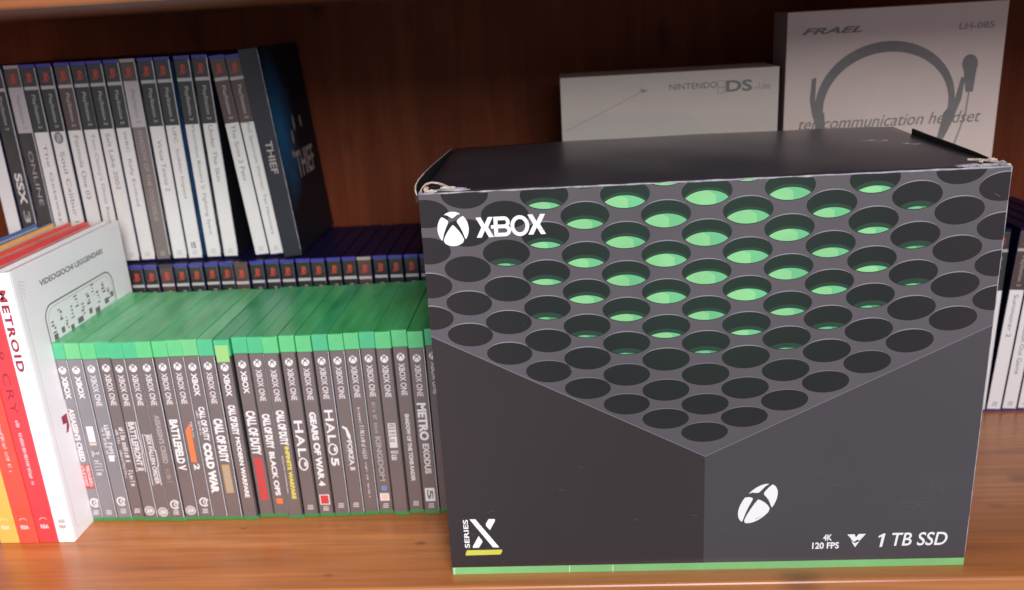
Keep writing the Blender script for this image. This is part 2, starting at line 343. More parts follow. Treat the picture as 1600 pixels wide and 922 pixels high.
# ------------------------------------------------------------------ the big console carton
W, H, D = 383.5, 299.0, 197.0
ct = thing('console_carton', (0, 0, 0), 'large black retail carton printed with a perforated grey grille glowing green, worn top corners', 'box')
b = MB(); t = 1.6
b.box(0, W, 0, t, 0, H, 'carton_black'); b.box(0, W, D - t, D, 0, H - 1, 'carton_black')
b.box(0, t, t, D - t, 0, H - 4, 'carton_black'); b.box(W - t, W, t, D - t, 0, H - 3, 'carton_black'); b.box(t, W - t, t, D - t, 0.2, 2, 'carton_black')
b.build('carton_body', ct)
# front print -----------------------------------------------------------------
VL, VA, VR = (0, 197.5), (191.8, 96.8), (W, 191.0)
b = MB(); b.frame((0, 0, 0), (1, 0, 0), (0, 0, 1))
b.poly([VL, VA, VR, (W, H), (0, H)], 'print_surface', 0.10)
b.poly([(0, 6.3), (VA[0], 6.3), VA, VL], 'print_dark_left', 0.10)
b.poly([(VA[0], 6.3), (W, 6.3), VR, VA], 'print_grey_right', 0.10)
b.line([VL, VA, VR], 0.7, 'print_seam', 0.16)
b.line([(VA[0], VA[1]), (VA[0], 6.3)], 0.35, 'print_grey_right', 0.14)
def clip(P, x0, x1, z0, z1):
    for ax, lim, sg in ((0, x0, 1), (0, x1, -1), (1, z0, 1), (1, z1, -1)):
        Q = []
        for i in range(len(P)):
            a, c = P[i], P[(i + 1) % len(P)]; da = (a[ax] - lim) * sg; dc = (c[ax] - lim) * sg
            if da >= 0: Q.append(a)
            if (da >= 0) != (dc >= 0):
                k = da / (da - dc); Q.append((a[0] + (c[0] - a[0]) * k, a[1] + (c[1] - a[1]) * k))
        P = Q
        if len(P) < 3: return []
    return P
def put(P, mt, h):
    P = clip(P, 0.05, W - 0.05, 0, H - 0.2)
    if P: b.poly(P, mt, h)
for c in range(-8, 9):
    for k in range(0, 18):
        if (c + k) % 2 or k < abs(c): continue
        x = 191.12 + 27.857 * c + .0822 * k - .0082 * k * k - .0754 * c * k + .0258 * c * c
        cc = max(-6.5, min(6.5, c))
        z = 116.6 - .196 * c + 10.75 * k + .128 * k * k + .0214 * c * k + (.4329 - .019 * k) * cc * cc
        rw = 16.6 - 0.12 * abs(c); rh = 8.0 + 0.13 * k; rot = math.radians(0.55 * c)
        if z - rh > H or x < -17 or x > W + 17: continue
        cr_, sr_ = math.cos(rot), math.sin(rot)
        e = lambda px, pz: (x + cr_ * px - sr_ * pz, z + sr_ * px + cr_ * pz)
        fade = k > 8 and (c <= -5 or c >= 6)
        put([e(rw * math.cos(q), rh * math.sin(q)) for q in [2 * math.pi * i / 36 for i in range(36)]], 'print_hole', 0.20)
        # pale upper lip of the hole
        arc = [math.radians(t_) for t_ in range(38, 161, 6)]
        P = [e((rw + .25) * math.cos(q), (rh + .35) * math.sin(q)) for q in arc] + [e((rw + .1) * math.cos(q), (rh - 0.45 * math.sin((q - arc[0]) / (arc[-1] - arc[0]) * math.pi)) * math.sin(q)) for q in reversed(arc)]
        if not (c <= -5 and k > 9): put(P, 'print_rim' if k > 4 else 'print_seam', 0.26)
        f = .53 - .0170 * c * c - .12 * max(0, 9.2 - k)
        if c <= -5 and (k > 12 or k < 10): f = 0
        if f > 0.06:
            s = 2 * rh * (1 - f) * 0.96; rw2, rh2 = rw * .97, rh * .95
            X = rw2 * math.sqrt(max(0, 1 - (s / (2 * rh2)) ** 2)); n = 14
            xs = [-X + 2 * X * i / n for i in range(n + 1)]
            lo = lambda a: -rh2 * math.sqrt(max(0, 1 - (a / rw2) ** 2))
            hi = lambda a: -s + rh2 * math.sqrt(max(0, 1 - (a / rw2) ** 2))
            m1, m2 = ('print_green_bright', 'print_green_mid') if f > .22 else ('print_green_mid', 'print_green_dim')
            s3 = s * .78; X3 = rw2 * math.sqrt(max(0, 1 - (s3 / (2 * rh2)) ** 2)); xs3 = [-X3 + 2 * X3 * i / n for i in range(n + 1)]
            put([e(a, lo(a)) for a in xs3] + [e(a, -s3 + rh2 * math.sqrt(max(0, 1 - (a / rw2) ** 2))) for a in reversed(xs3[1:-1])], 'print_green_shade', 0.23)
            put([e(a, lo(a)) for a in xs] + [e(a, hi(a)) for a in reversed(xs[1:-1])], m2, 0.26)
            g0 = -X * 0.98; g1 = X * (0.15 + .13 * ((c * 7 + k * 3) % 4))
            xs2 = [g0 + (g1 - g0) * i / n for i in range(n + 1)]
            put([e(a, lo(a) + .15) for a in xs2] + [e(a, lo(a) + (hi(a) - lo(a)) * (1 - .85 * max(0, (a / X) - (g1 / X) + 0.35)) ) for a in reversed(xs2)], m1, 0.30)
fp = b.build('front_print', ct)
b = MB(); rs = random.Random(21)
for i in range(46):
    x_, z_ = rs.uniform(4, W - 5), rs.uniform(9, 90) if i % 2 else rs.uniform(9, H - 6)
    L_ = rs.choice([.35, .5, .7, 2.6, 4.5]); a_ = rs.uniform(-.6, .6)
    b.line([(x_, z_), (x_ + L_ * math.cos(a_), z_ + L_ * math.sin(a_))], .22, 'print_seam', .42)
for x_, z_, rx_, rz_ in ((149, 43, 9, 3.2), (345, 52, 12, 5), (360, 68, 5, 7)):
    for i in range(14): b.line([(x_ + rs.gauss(0, rx_), z_ + rs.gauss(0, rz_))] * 1 + [(x_ + rs.gauss(0, rx_), z_ + rs.gauss(0, rz_))], .10, 'print_grey_right' if x_ < 190 else 'print_seam', .40)
b.build('scuff', fp)
# white strip of card edges etc.
b = MB(); b.rect(0, W, 0.1, 6.3, 'strip_green', 0.12)
for x in (1.2, 90, 123): b.rect(x, x + .5, 0.1, 6, 'print_white', 0.18)
b.build('green_strip', fp)
b = MB(); b.emblem((21.6, 274.2), (10.6, 0.2), (0, 11.9), 'print_white', 0.36); b.build('emblem', fp)
b = MB()
zb, zt = 267.6, 281.4
def letter_x(x0, x1, z0, z1, k, mt='print_white', h=.36):
    xm = (x0 + x1) / 2; zm = (z0 + z1) / 2; g = k * .62; q_ = k * .60
    b.poly([(x0, z1 - .2), (x0 + .5, z1), (x0 + k, z1), (xm, zm + g), (x1 - k, z1), (x1 - .5, z1), (x1, z1 - .2), (xm + q_ * 1.15, zm), (x1, z0 + .2), (x1 - .5, z0), (x1 - k, z0), (xm, zm - g), (x0 + k, z0), (x0 + .5, z0), (x0, z0 + .2), (xm - q_ * 1.15, zm)], mt, h)
letter_x(37.3, 48.8, zb - .2, zt, 3.3); letter_x(72.2, 83.9, zb + .4, zt + .5, 3.3)
b.rect(49.2, 51.9, zb, zt, 'print_white', 0.38)
for z_ in (zb, (zb + zt) / 2 - 1.25, zt - 2.6): b.rect(51.5, 56.2, z_, z_ + 2.6, 'print_white', 0.39)
b.rect(47.3, 50, (zb + zt) / 2 - 1.2, (zb + zt) / 2 + 1.2, 'print_white', 0.40)
b.ring(56.2, zt - 4.05, 3.9, 4.05, 2.5, 'print_white', 0.37, -90, 90, 14); b.ring(56.2, zb + 4.05, 4.5, 4.05, 2.5, 'print_white', 0.375, -90, 90, 14)
b.ring(66.7, (zb + zt) / 2, 6.35, 7.2, 2.6, 'print_white', 0.38)
b.build('lettering', fp)
# series mark, lower left
b = MB(); u = lambda zx: 11.2 + (zx - 305) * .0641; v = lambda zy: 48.6 - (zy - 225) * .0814
q = lambda L_: [(u(a), v(c)) for a, c in L_]
b.poly(q([(385, 222), (455, 222), (715, 530), (640, 530)]), 'print_white', .3)
b.poly(q([(610, 224), (685, 224), (684, 246), (617, 342), (575, 295), (575, 272)]), 'print_white', .3)
b.poly(q([(478, 403), (518, 455), (517, 470), (470, 530), (400, 530), (401, 512)]), 'print_white', .3)
b.text('SERIES', u(305), u(364), v(530), v(225), 'print_white', .3, 90, bold=0.02)
b.poly(q([(325, 555), (745, 555), (745, 575), (722, 608), (305, 612), (306, 590)]), 'print_yellow', .3)
b.build('series_mark', fp)
b = MB(); b.emblem((230.6, 56.6), (14.2, 7.6), (0.6, 14.6), 'print_white', 0.3); b.build('emblem', fp)
b = MB()
b.text('4K', 279.5, 286.0, 23.6, 29.0, 'print_white', .3, bold=0.03)
b.text('120 FPS', 271.8, 291.4, 16.6, 22.2, 'print_white', .3, bold=0.03)
b.poly([(296.8, 28.6), (302.2, 28.6), (304.0, 24.4), (301.4, 23.2)], 'print_white', .3)
b.poly([(303.6, 26.2), (305.2, 28.8), (310.4, 28.8), (306.2, 23.0), (304.6, 24.0), (302.6, 22.2), (301.6, 22.4), (299.6, 24.6)], 'print_white', .305)
b.poly([(300.2, 22.6), (303.0, 21.0), (306.2, 22.6), (303.2, 17.4)], 'print_white', .31)
b.text('TB SSD', 329.5, 369.6, 17.8, 29.2, 'print_white', .3, bold=0.012, shear=0.15)
b.poly([(321.0, 17.2), (322.9, 17.2), (324.6, 28.8), (323.4, 28.8), (319.6, 26.6), (319.9, 25.2), (322.1, 26.2)], 'print_white', .3)
b.build('lettering', fp)
# lid: gently domed sheet with its front fold
b = MB(); nx, ny = 40, 24; vs = []
def lidz(x, y):
    s_ = math.sin(math.pi * min(1, x / W)) ** 0.5; r_ = y / D
    return H + 3.6 * s_ * math.sin(math.pi * r_ * 0.8) - 1.6 * (x > W * .82) * (x / W - .82) / .18 * math.sin(math.pi * r_) + 0.25 * math.sin(x * .05) * math.sin(y * .06)
for j in range(ny + 1):
    for i in range(nx + 1):
        x = 2.5 + (W - 5) * i / nx; y = 0.2 + (D - 0.6) * j / ny; vs.append((x, y, lidz(x, y)))
b.add(vs, [(j * (nx + 1) + i, j * (nx + 1) + i + 1, (j + 1) * (nx + 1) + i + 1, (j + 1) * (nx + 1) + i) for j in range(ny) for i in range(nx)], 'lid_black')
lid = b.build('lid', ct, True)
so = lid.modifiers.new('thick', 'SOLIDIFY'); so.thickness = 0.0014; so.offset = -1
# worn folded edge along the top front and the right edge
def tube(b, pts, r, mt, n=8, jitter=0.0):
    rr = random.Random(3); P = [Vector(p) for p in pts]; rings = []
    for i, p in enumerate(P):
        d = (P[min(i + 1, len(P) - 1)] - P[max(i - 1, 0)]).normalized()
        a = d.orthogonal().normalized(); c_ = d.cross(a); ri = r * (1 + rr.uniform(-jitter, jitter))
        rings.append([p + a * ri * math.cos(2 * math.pi * k / n) + c_ * ri * math.sin(2 * math.pi * k / n) for k in range(n)])
    vs = [v_ for R_ in rings for v_ in R_]; fs = [(i * n + k, i * n + (k + 1) % n, (i + 1) * n + (k + 1) % n, (i + 1) * n + k) for i in range(len(P) - 1) for k in range(n)]
    fs += [tuple(range(n))[::-1], tuple((len(P) - 1) * n + k for k in range(n))]
    b.add(vs, fs, mt)
b = MB()
tube(b, [(i * W / 60, 0.2, H - 0.15 + 0.12 * math.sin(i * 1.7)) for i in range(61)], 0.62, 'worn_edge', 8, 0.35)
tube(b, [(W, 0.2, 6 + (H - 6) * i / 40) for i in range(41)], 0.42, 'worn_edge', 8, 0.2)
b.build('worn_fold', ct, True)
# left side flap: its pale board edge bows out beyond the lid
def flap(pts, z_low, th, mt_top, mt_side, name):
    b = MB(); n = len(pts); vs = []
    for x, y, z in pts: vs += [(x, y, z), (x + th, y, z), (x + th, y, z_low), (x, y, z_low)]
    b.add(vs, [(4 * i, 4 * i + 1, 4 * i + 5, 4 * i + 4) for i in range(n - 1)], mt_top)
    b.add(vs, [(4 * i + 1, 4 * i + 2, 4 * i + 6, 4 * i + 5) for i in range(n - 1)] + [(4 * i + 3, 4 * i, 4 * i + 4, 4 * i + 7) for i in range(n - 1)] + [(0, 3, 2, 1), (4 * n - 4, 4 * n - 3, 4 * n - 2, 4 * n - 1)], mt_side)
    return b.build(name, ct)
flap([(-1.5, 1, H - 1), (-3.2, 6, H + 1.5), (-4.4, 16, H + 3.2), (-4.6, 32, H + 4.2), (-4.0, 55, H + 4.6)], H - 6, 1.0, 'torn_card', 'carton_black', 'side_flap')
flap([(-4.0, 55.2, H + 4.6), (-3.0, 90, H + 4.2), (-1.6, 140, H + 2.6), (-.4, 196, H + .4)], H - 8, 1.0, 'worn_edge', 'carton_black', 'side_flap')
flap([(W - 1.0, 22, H), (W - 1.6, 50, H + 1.6), (W - 2.4, 90, H + 2.6), (W - 3.2, 125, H + 3.3), (W - 3.6, 154, H + 4.2)], H - 8, 1.4, 'carton_black', 'slot_black', 'side_flap')
# torn corners: crumpled shreds of grey board
def shred(cx, cy, cz, sx, sy, sz, seed, mt='torn_card'):
    r = random.Random(seed); bm = bmesh.new(); bmesh.ops.create_icosphere(bm, subdivisions=3, radius=1)
    for v_ in bm.verts:
        k = 1 + r.uniform(-.22, .22); v_.co = Vector((cx + v_.co.x * sx * k, cy + v_.co.y * sy * k, cz + v_.co.z * sz * k))
    bm.verts.index_update(); b.add([v_.co.copy() for v_ in bm.verts], [[v_.index for v_ in f.verts] for f in bm.faces], mt); bm.free()
b = MB()
def ribbon(pts, h, th, mt):
    n = len(pts); vs = []; rr = random.Random(len(pts))
    for x, y, z in pts:
        k = rr.uniform(.5, 1.25); vs += [(x, y, z + h * k * .5), (x + th, y + th, z + h * k * .5), (x + th, y + th, z - h * .6), (x, y, z - h * .6)]
    b.add(vs, [(4 * i, 4 * i + 1, 4 * i + 5, 4 * i + 4) for i in range(n - 1)] + [(4 * i + 1, 4 * i + 2, 4 * i + 6, 4 * i + 5) for i in range(n - 1)] + [(4 * i + 3, 4 * i, 4 * i + 4, 4 * i + 7) for i in range(n - 1)], mt)
ribbon([(1.0, 1, H - .5), (1.2, 5, H + 1.6), (1.6, 10, H + 2.8), (3.2, 16, H + 3.6), (6.5, 20, H + 4.0), (11, 19, H + 3.4), (15, 15, H + 2.6), (19, 11, H + 1.8)], 1.3, .45, 'torn_card')
ribbon([(4, 2, H + .4), (9, 3, H + 1.2), (13, 4, H + 1.4), (18, 4, H + 1.2), (23, 4, H + 1.0), (29, 4.5, H + .6), (34, 6, H + .3)], 1.2, .5, 'worn_edge')
shred(9, 12, H + 1.6, 5.5, 5, 1.2, 7, 'slot_black'); shred(19, 9, H + 1.5, 5, 2.6, 1.2, 2); shred(4.5, 8, H + 1.6, 1.6, 4.5, 1.5, 3)
shred(26, 8, H + .9, 6, 2.2, .8, 5, 'worn_edge'); shred(1.2, 3, H - .2, 1.2, 3, 1.6, 8, 'worn_edge'); shred(8, 2.6, H + .9, 4, 1.4, 1.2, 9)
b.build('torn_corner', ct)
b = MB()
shred(W - 7, 12, H + 2.2, 3.4, 2.4, 1.5, 11); shred(W - 2.5, 7, H + 1.2, 1.8, 2.8, 1.4, 12); shred(W - 13, 16, H + 1.8, 2.0, 3.6, 1.3, 13)
ribbon([(W - 19, 20, H + 2.2), (W - 14, 15, H + 2.6), (W - 9, 9, H + 2.6), (W - 4, 5, H + 1.6), (W - 1, 1.5, H + .2)], 1.2, .45, 'torn_card'); shred(W - .9, 2.5, H - .3, 1.1, 2.6, 1.8, 14)
shred(W - 24, 7, H + .4, 8, 2.6, 1.0, 15, 'worn_edge'); shred(W - 12, 4, H + .8, 8, 1.6, 1.0, 16, 'worn_edge'); shred(W - 5, 4.5, H + 1.2, 3.6, 2.4, 1.5, 17, 'worn_edge')
b.build('torn_corner', ct)
b = MB()
for i, (x, y, a_, c_) in enumerate([(331, 118, 6, 1.0), (338, 122, 3, .8), (343, 116, 5, .7), (357, 104, 3, .8), (362, 101, 5, .5), (347, 122, 3, .6)]):
    shred(x, y, lidz(x, y) + .05, a_, c_ * 1.6, .22, 30 + i, 'worn_edge')
b.build('scuff', ct)

# ------------------------------------------------------------------ green game cases, front row
GH, GD = 171.0, 135.0
def zq(y): return 171 - (y - 100) * .2265            # measured spine heights
def z5(y): return 171 - (y - 68) * .2235
GLINTED = {'spine', 'case,', 'badge', 'lines', 'block', 'foot', 'V', '5'}
def game_case(x, width, y, deco, label, new_logo=False, deep=0, tab=False, ground='spine_brown', zoff=0):
    e = thing('game_case', (x, y, 0), label, 'game case', 'green-topped game cases standing in the front row')
    e.scale = (1, 1, 1 - (abs(x) * 13 % 5) * .0014)
    wd = width - .12; tone = ['green_plastic', 'green_plastic_pale', 'green_plastic_deep'][deep]
    b = MB(); b.box(0, wd, 0, GD, 0, GH, tone, .45, 2)
    b.frame((0, 0, 0), (1, 0, 0), (0, 0, 1))
    b.build('shell', e)
    b = MB(); b.box(0.15, wd - .15, -0.7, 3, 156.5, GH - .25, ['green_cap_teal', 'green_cap', 'green_cap_pale', 'green_cap'][int(abs(x) * 7) % 4] if deep != 2 else 'green_cap_teal', .6, 2)
    if tab: b.rect(1.0, wd - 1.2, 151.5, GH - 4.5, 'yellow_green_tab', 1.0)
    b.build('cap', e)
    MB().box(0.15, wd - .15, -0.5, 2, 0.3, 3.8, 'green_foot_shaded', .4, 2).build('foot_strip', e)
    b = MB(); b.box(-.03, wd + .03, -.22, 122, 3.8, 156.3, 'gap_dark', .1, 1); b.rect(.55, wd - 1.2, 3.9, 156.2, ground, .34)
    b.frame((0, -.35, 0), (1, 0, 0), (0, 0, 1))
    cx = wd / 2 - .35
    b.emblem((cx, 147.5 if not new_logo else 146.5), (3.3, 0), (0, 3.5), 'ink_white', .1)
    if new_logo: b.text('XBOX', cx - 2.5, cx + 2.5, 120, 141, 'ink_white', .16, -90, bold=.035)
    else: b.text('XBOX ONE', cx - 2.5, cx + 2.6, 113, 142, 'ink_pale', .16, -90, bold=.02)
    deco(b, cx, wd)
    b.build('spine_insert', e)
    b = MB(); b.box(wd - .75, wd - .1, -.7, 1, 4, 156, 'sleeve_glint' if label.split()[-1] in GLINTED else 'dull_sleeve', .2, 2); b.build('sleeve', e)  # pale strip is a painted glint, the other sleeves stay dark
    return e
def tx(b, cx, s, z1, z0, mt='ink_white', hw=3.2, off=0, bold=.01, shear=0): b.text(s, cx - hw + off, cx + hw + off, z0, z1, mt, .16, -90, bold=bold + .025, shear=shear)
def swirl(b, cx, z, mt='ink_white'):
    b.ring(cx, z, 4.3, 4.6, 1.2, mt, .1, 20, 320, 20); b.ring(cx + .4, z, 2.4, 2.6, 1.0, mt, .12, -120, 120, 14); b.ell(cx - .4, z, .9, .9, mt, .13, 10)
def roundel(b, cx, z):
    b.ell(cx, z, 4.5, 4.7, 'ink_dim', .08); b.ring(cx, z, 4.5, 4.7, .6, 'ink_pale', .1); b.text('EA', cx - 2.4, cx + 2.4, z - 1.8, z + 1.8, 'ink_white', .12, 0, bold=.02, shear=.3)
def foot(b, cx, z=8, mt='ink_pale'):
    for i in range(3): b.rect(cx - 2.6 + .3 * i, cx + 2.6, z + i * 1.7, z + i * 1.7 + .8, mt, .1)
def d1(b, cx, w_): tx(b, cx, "ASSASSIN'S CREED", 111, 60, 'ink_white', 2.5, -.6); b.rect(cx - 4.4, cx + 4.6, 33, 57, 'ink_dullred', .05); b.small(cx - 3.4, cx - .6, 35, 56, 'ink_pinkwhite', .1, 1.7, 2); b.small(cx + .6, cx + 3.6, 35, 56, 'ink_pinkwhite', .1, 1.7, 3); swirl(b, cx + 1, 19); foot(b, cx, 7)
def d2(b, cx, w_): b.rect(cx - 3, cx + 3, 79, 94, 'ink_white', .1); b.rect(cx - 3, cx + 3, 76, 78, 'ink_peach', .1); b.small(cx - 3, cx + 3.4, 45, 70, 'ink_pale', .1, 3, 5); b.rect(cx - 1, cx + 3, 66, 70, 'ink_pale', .1); foot(b, cx, 7)
def d3(b, cx, w_): b.small(cx - .2, cx + 3.6, 60, 95, 'ink_white', .1, 3, 6); b.small(cx - 3.4, cx - 1, 62, 92, 'ink_white', .1, 2, 7); b.rect(cx - 2, cx + 2.5, 60, 66, 'ink_white', .12); swirl(b, cx + .4, 20); foot(b, cx, 8)
def d4(b, cx, w_): b.small(cx - .4, cx + 3.8, 35, 92, 'ink_white', .1, 2.6, 8); b.small(cx - 4, cx - 1.8, 40, 90, 'ink_pale', .1, 2, 9); foot(b, cx, 8)
def d5(b, cx, w_):
    b.line([(cx - 4, 98), (cx - 4, 50), (cx - 3.4, 50)], .5, 'ink_white', .1); b.line([(cx + 4, 98), (cx + 4, 80), (cx + 4.6, 80), (cx + 4.6, 68), (cx + 4, 68), (cx + 4, 50)], .6, 'ink_white', .1)
    tx(b, cx, 'BATTLEFRONT II', 98, 51, 'ink_pale', 2.8); roundel(b, cx, 10.5)
def d6(b, cx, w_):
    b.line([(cx - 4, 86), (cx - 4, 36)], .5, 'ink_white', .1); b.line([(cx + 3.6, 86), (cx + 3.6, 70), (cx + 4.6, 70), (cx + 4.6, 55), (cx + 3.6, 55), (cx + 3.6, 36)], .6, 'ink_white', .1)
    tx(b, cx, 'JEDI FALLEN ORDER', 86, 37, 'ink_pale', 2.6); roundel(b, cx, 9)
def d7(b, cx, w_): tx(b, cx, "ASSASSIN'S CREED", 104, 58, 'ink_dim', 2.4); b.small(cx - 2, cx + 2, 38, 52, 'ink_dim', .1, 2, 10); swirl(b, cx + .4, 17); foot(b, cx, 7)
def d8(b, cx, w_): tx(b, cx, 'BATTLEFIELD V', 99, 50, 'ink_white', 3.6, 0, .02); roundel(b, cx, 10)
def d9(b, cx, w_): b.poly([(cx - 3.6, 88), (cx + 1, 95), (cx + 1, 57), (cx - 3.6, 58)], 'ink_orange', .08); b.small(cx + 1.8, cx + 3, 80, 96, 'ink_white', .1, 2, 11); b.text('2', cx - 2.4, cx + 2.6, 50, 56, 'ink_white', .1, -90, bold=.03); swirl(b, cx + .6, 18); foot(b, cx, 7)
def d10(b, cx, w_): tx(b, cx, 'CALL OF DUTY', 110, 78, 'ink_white', 2.6, 1.0, .02); b.small(cx - 4.2, cx - 2.6, 84, 106, 'ink_white', .1, 1.8, 12); tx(b, cx, 'COLD WAR', 76, 27, 'ink_white', 3.6, 0, .05)
def d11(b, cx, w_): tx(b, cx, 'CALL OF DUTY', 99, 57, 'ink_white', 4.0, 0, .04); b.rect(cx - 3.6, cx + 3.2, 27, 55, 'ink_gold', .08); b.text('WWII', cx - 3, cx + 2.6, 29, 53, 'ink_dim', .1, -90, bold=.02)
def d12(b, cx, w_): tx(b, cx, 'CALL OF DUTY', 112, 84, 'ink_white', 3.2, 0, .04); tx(b, cx, 'MODERN WARFARE', 82, 23, 'ink_white', 2.0, .6, .02)
def d13(b, cx, w_):
    tx(b, cx, 'CALL OF DUTY', 104, 62, 'ink_white', 4.1, 0, .03)
    for i in range(10): b.rect(cx - 3.6, cx + 3.6, 18 + i * 4.2, 18 + i * 4.2 + 3.4, 'ink_red', .08)
def d14(b, cx, w_): tx(b, cx, 'CALL OF DUTY', 101, 68, 'ink_white', 3.4, 0, .045); tx(b, cx, 'BLACK OPS', 65, 22, 'ink_white', 2.4, 0, .02); b.rect(cx - 2.4, cx + 3, 14, 19, 'ink_orange', .1)
def d15(b, cx, w_): tx(b, cx, 'CALL OF DUTY', 105, 72, 'ink_white', 3.6, 0, .045); tx(b, cx, 'INFINITE WARFARE', 71, 20, 'ink_yellow', 1.9, 1.2, .02); b.small(cx - 4.2, cx - 3, 25, 62, 'ink_pale', .1, 1.6, 13)
def halo(b, cx, z1, z0):
    L_ = (z1 - z0) / 4.2
    b.text('H', cx - 3.6, cx + 3.6, z1 - L_, z1, 'ink_white', .1, -90, bold=.02); b.text('A', cx - 3.6, cx + 3.6, z1 - 2.15 * L_, z1 - 1.12 * L_, 'ink_white', .1, -90, bold=.02)
    b.text('L', cx - 3.6, cx + 3.6, z1 - 3.0 * L_, z1 - 2.3 * L_, 'ink_white', .1, -90, bold=.02); b.ring(cx - .4, z1 - 3.62 * L_, 4.2, .55 * L_, 1.25, 'ink_white', .1, 0, 360, 26); b.ell(cx + 1.2, z1 - 3.62 * L_, 1.0, .22 * L_, 'ink_white', .12, 12)
def d16(b, cx, w_): halo(b, cx, 94, 46); foot(b, cx, 8)
def d17(b, cx, w_): tx(b, cx, 'GEARS OF WAR 4', 102, 31, 'ink_white', 2.9, -.3, .03); b.rect(cx - 4.3, cx + 4.3, 12.5, 22.5, 'ink_white', .08); b.rect(cx - 3.5, cx + 3.5, 13.3, 21.7, 'ink_red', .1); foot(b, cx, 6.5)
def d18(b, cx, w_): halo(b, cx, 103, 60); b.text('5', cx - 3.4, cx + 3.4, 50, 58, 'ink_white', .1, -90, bold=.04); b.small(cx - 4.6, cx - 3.8, 60, 92, 'ink_dim', .1, 2, 14); foot(b, cx, 9)
def d19(b, cx, w_): b.poly([(cx - 3.4, 88), (cx + .5, 86), (cx + 3, 78), (cx + 2.4, 73), (cx - .2, 78), (cx - .8, 84), (cx - 3.4, 86)], 'ink_white', .1); tx(b, cx, 'FORZA 5', 74, 45, 'ink_pale', 2.2, 1.2, .03); b.small(cx - 2.6, cx - 1.6, 48, 72, 'ink_dim', .1, 1.6, 15); foot(b, cx, 9)
def d20(b, cx, w_): b.small(cx - 1.6, cx + .6, 88, 104, 'ink_pale', .1, 2, 16); b.small(cx - 1.4, cx + 2.0, 54, 87, 'ink_pale', .1, 2.2, 17); b.small(cx - .6, cx + .8, 18, 52, 'ink_pale', .1, 1.8, 18)
def d21(b, cx, w_): b.small(cx - 2, cx + 1, 78, 108, 'ink_dim', .1, 2.5, 19); tx(b, cx, 'KINGDOM', 76, 33, 'ink_dim', 2.4); b.ell(cx + .4, 26, 2.6, 2.8, 'ink_blue', .1); b.rect(cx - 4, cx + 4, 13.5, 21, 'ink_white', .08); b.rect(cx - 2.8, cx + 2.8, 14.3, 20.2, 'ink_peach', .1); foot(b, cx, 6.5)
def d22(b, cx, w_): b.rect(cx - 3.4, cx + 3.2, 66, 89, 'ink_pale', .06); b.small(cx - 2.8, cx + 2.6, 67, 88, 'spine_brown', .1, 3.6, 20); b.small(cx - 3, cx + 3, 52, 63, 'ink_pale', .1, 3.4, 21)
def d23(b, cx, w_): tx(b, cx, 'SHADOW OF THE TOMB RAIDER', 96, 32, 'ink_pale', 1.8, 0, .02); foot(b, cx, 8)
def d24(b, cx, w_):
    tx(b, cx, 'METRO', 107, 72, 'ink_white', 3.9, 0, .02); tx(b, cx, 'EXODUS', 69, 40, 'ink_pale', 2.8, .4, .02)
    b.rect(cx - 4.2, cx + 4.2, 13, 26, 'ink_white', .08); b.text('5', cx - 2.6, cx + 2.8, 15, 24.5, 'ink_grey', .1, -90, bold=.03); foot(b, cx, 6.5)
def d25(b, cx, w_): pass
XS = [-334.3, -323.2, -309.9, -296.7, -284.6, -272.6, -260.5, -247.6, -234.8, -222.0, -208.7, -194.2, -180.6, -167.6, -153.9, -140.5, -126.8, -113.2, -99.9, -87.1, -74.4, -60.8, -47.7, -34.2, -20.9]
DECO = [d1, d2, d3, d4, d5, d6, d7, d8, d9, d10, d11, d12, d13, d14, d15, d16, d17, d18, d19, d20, d21, d22, d23, d24, d25]
NEW = {0, 1, 9, 11, 12}
LAB = ['green-topped game case touching the white book, dull red block low on its spine', 'green-topped game case with a small white rectangle above blurred grey artwork on its spine',
 'green-topped game case with two crowded white title lines above a white swirl badge', 'green-topped game case with long two-line white title, fourth from the white book',
 'left of two green-topped game cases whose titles are framed by thin white lines', 'right of two green-topped game cases whose titles are framed by thin white lines',
 'green-topped game case with a faded barely readable grey title above a white swirl badge', 'green-topped game case with tall pale capitals ending in V above a round badge',
 'green-topped game case with an orange block and a white 2 on its spine', 'green-topped game case with heavy white title ending in WAR, right of the orange block',
 'green-topped game case with a gold block under white capitals on its spine', 'game case with a yellow-green tab over its cap and a thin long white title',
 'green-topped game case with a column of red bars under white capitals', 'green-topped game case with white capitals and a small orange square near the foot',
 'green-topped game case with thin yellow capitals under a white title', 'green-topped game case with widely spaced white four-letter title and nothing after it',
 'green-topped game case with white title ending in 4 above a white-framed red square', 'green-topped game case with wide white title ending in a large 5',
 'green-topped game case with a small white slanted mark above a narrow title ending in 5', 'green-topped game case with a very thin pale title running almost to the foot',
 'green-topped game case with faint title above a blue dot and a peach label', 'green-topped game case with short pale blocky title in two pieces, no foot print',
 'green-topped game case with thin slanting pale title, second before the black carton', 'green-topped game case with bold white title and a white square holding a dark 5',
 'dark half-hidden game case squeezed against the black carton at the row end']
rg = random.Random(5)
for i, x in enumerate(XS):
    nxt = XS[i + 1] if i + 1 < len(XS) else x + 12.4
    wd = min(nxt - x, 13.1)
    yo = 86 + rg.uniform(-.5, .5) + [.5, 0, 0, 0, -1, -1.5, -2, -1, -1.5, -2, -2.5, -3, .5, .5, -3, -1, -.5, -.5, 0, 0, 1, -1, 1, 0, 1][i] + (1.5 if i == 24 else 0)
    game_case(x, wd, yo, DECO[i], LAB[i], i in NEW, deep=[1, 0, 1, 1, 1, 0, 1, 0, 1, 0, 1, 2, 2, 2, 0, 0, 0, 2, 0, 0, 0, 0, 0, 0, 2][i], tab=(i == 11), ground='spine_grey' if i in (0, 1, 2) else 'spine_brown')

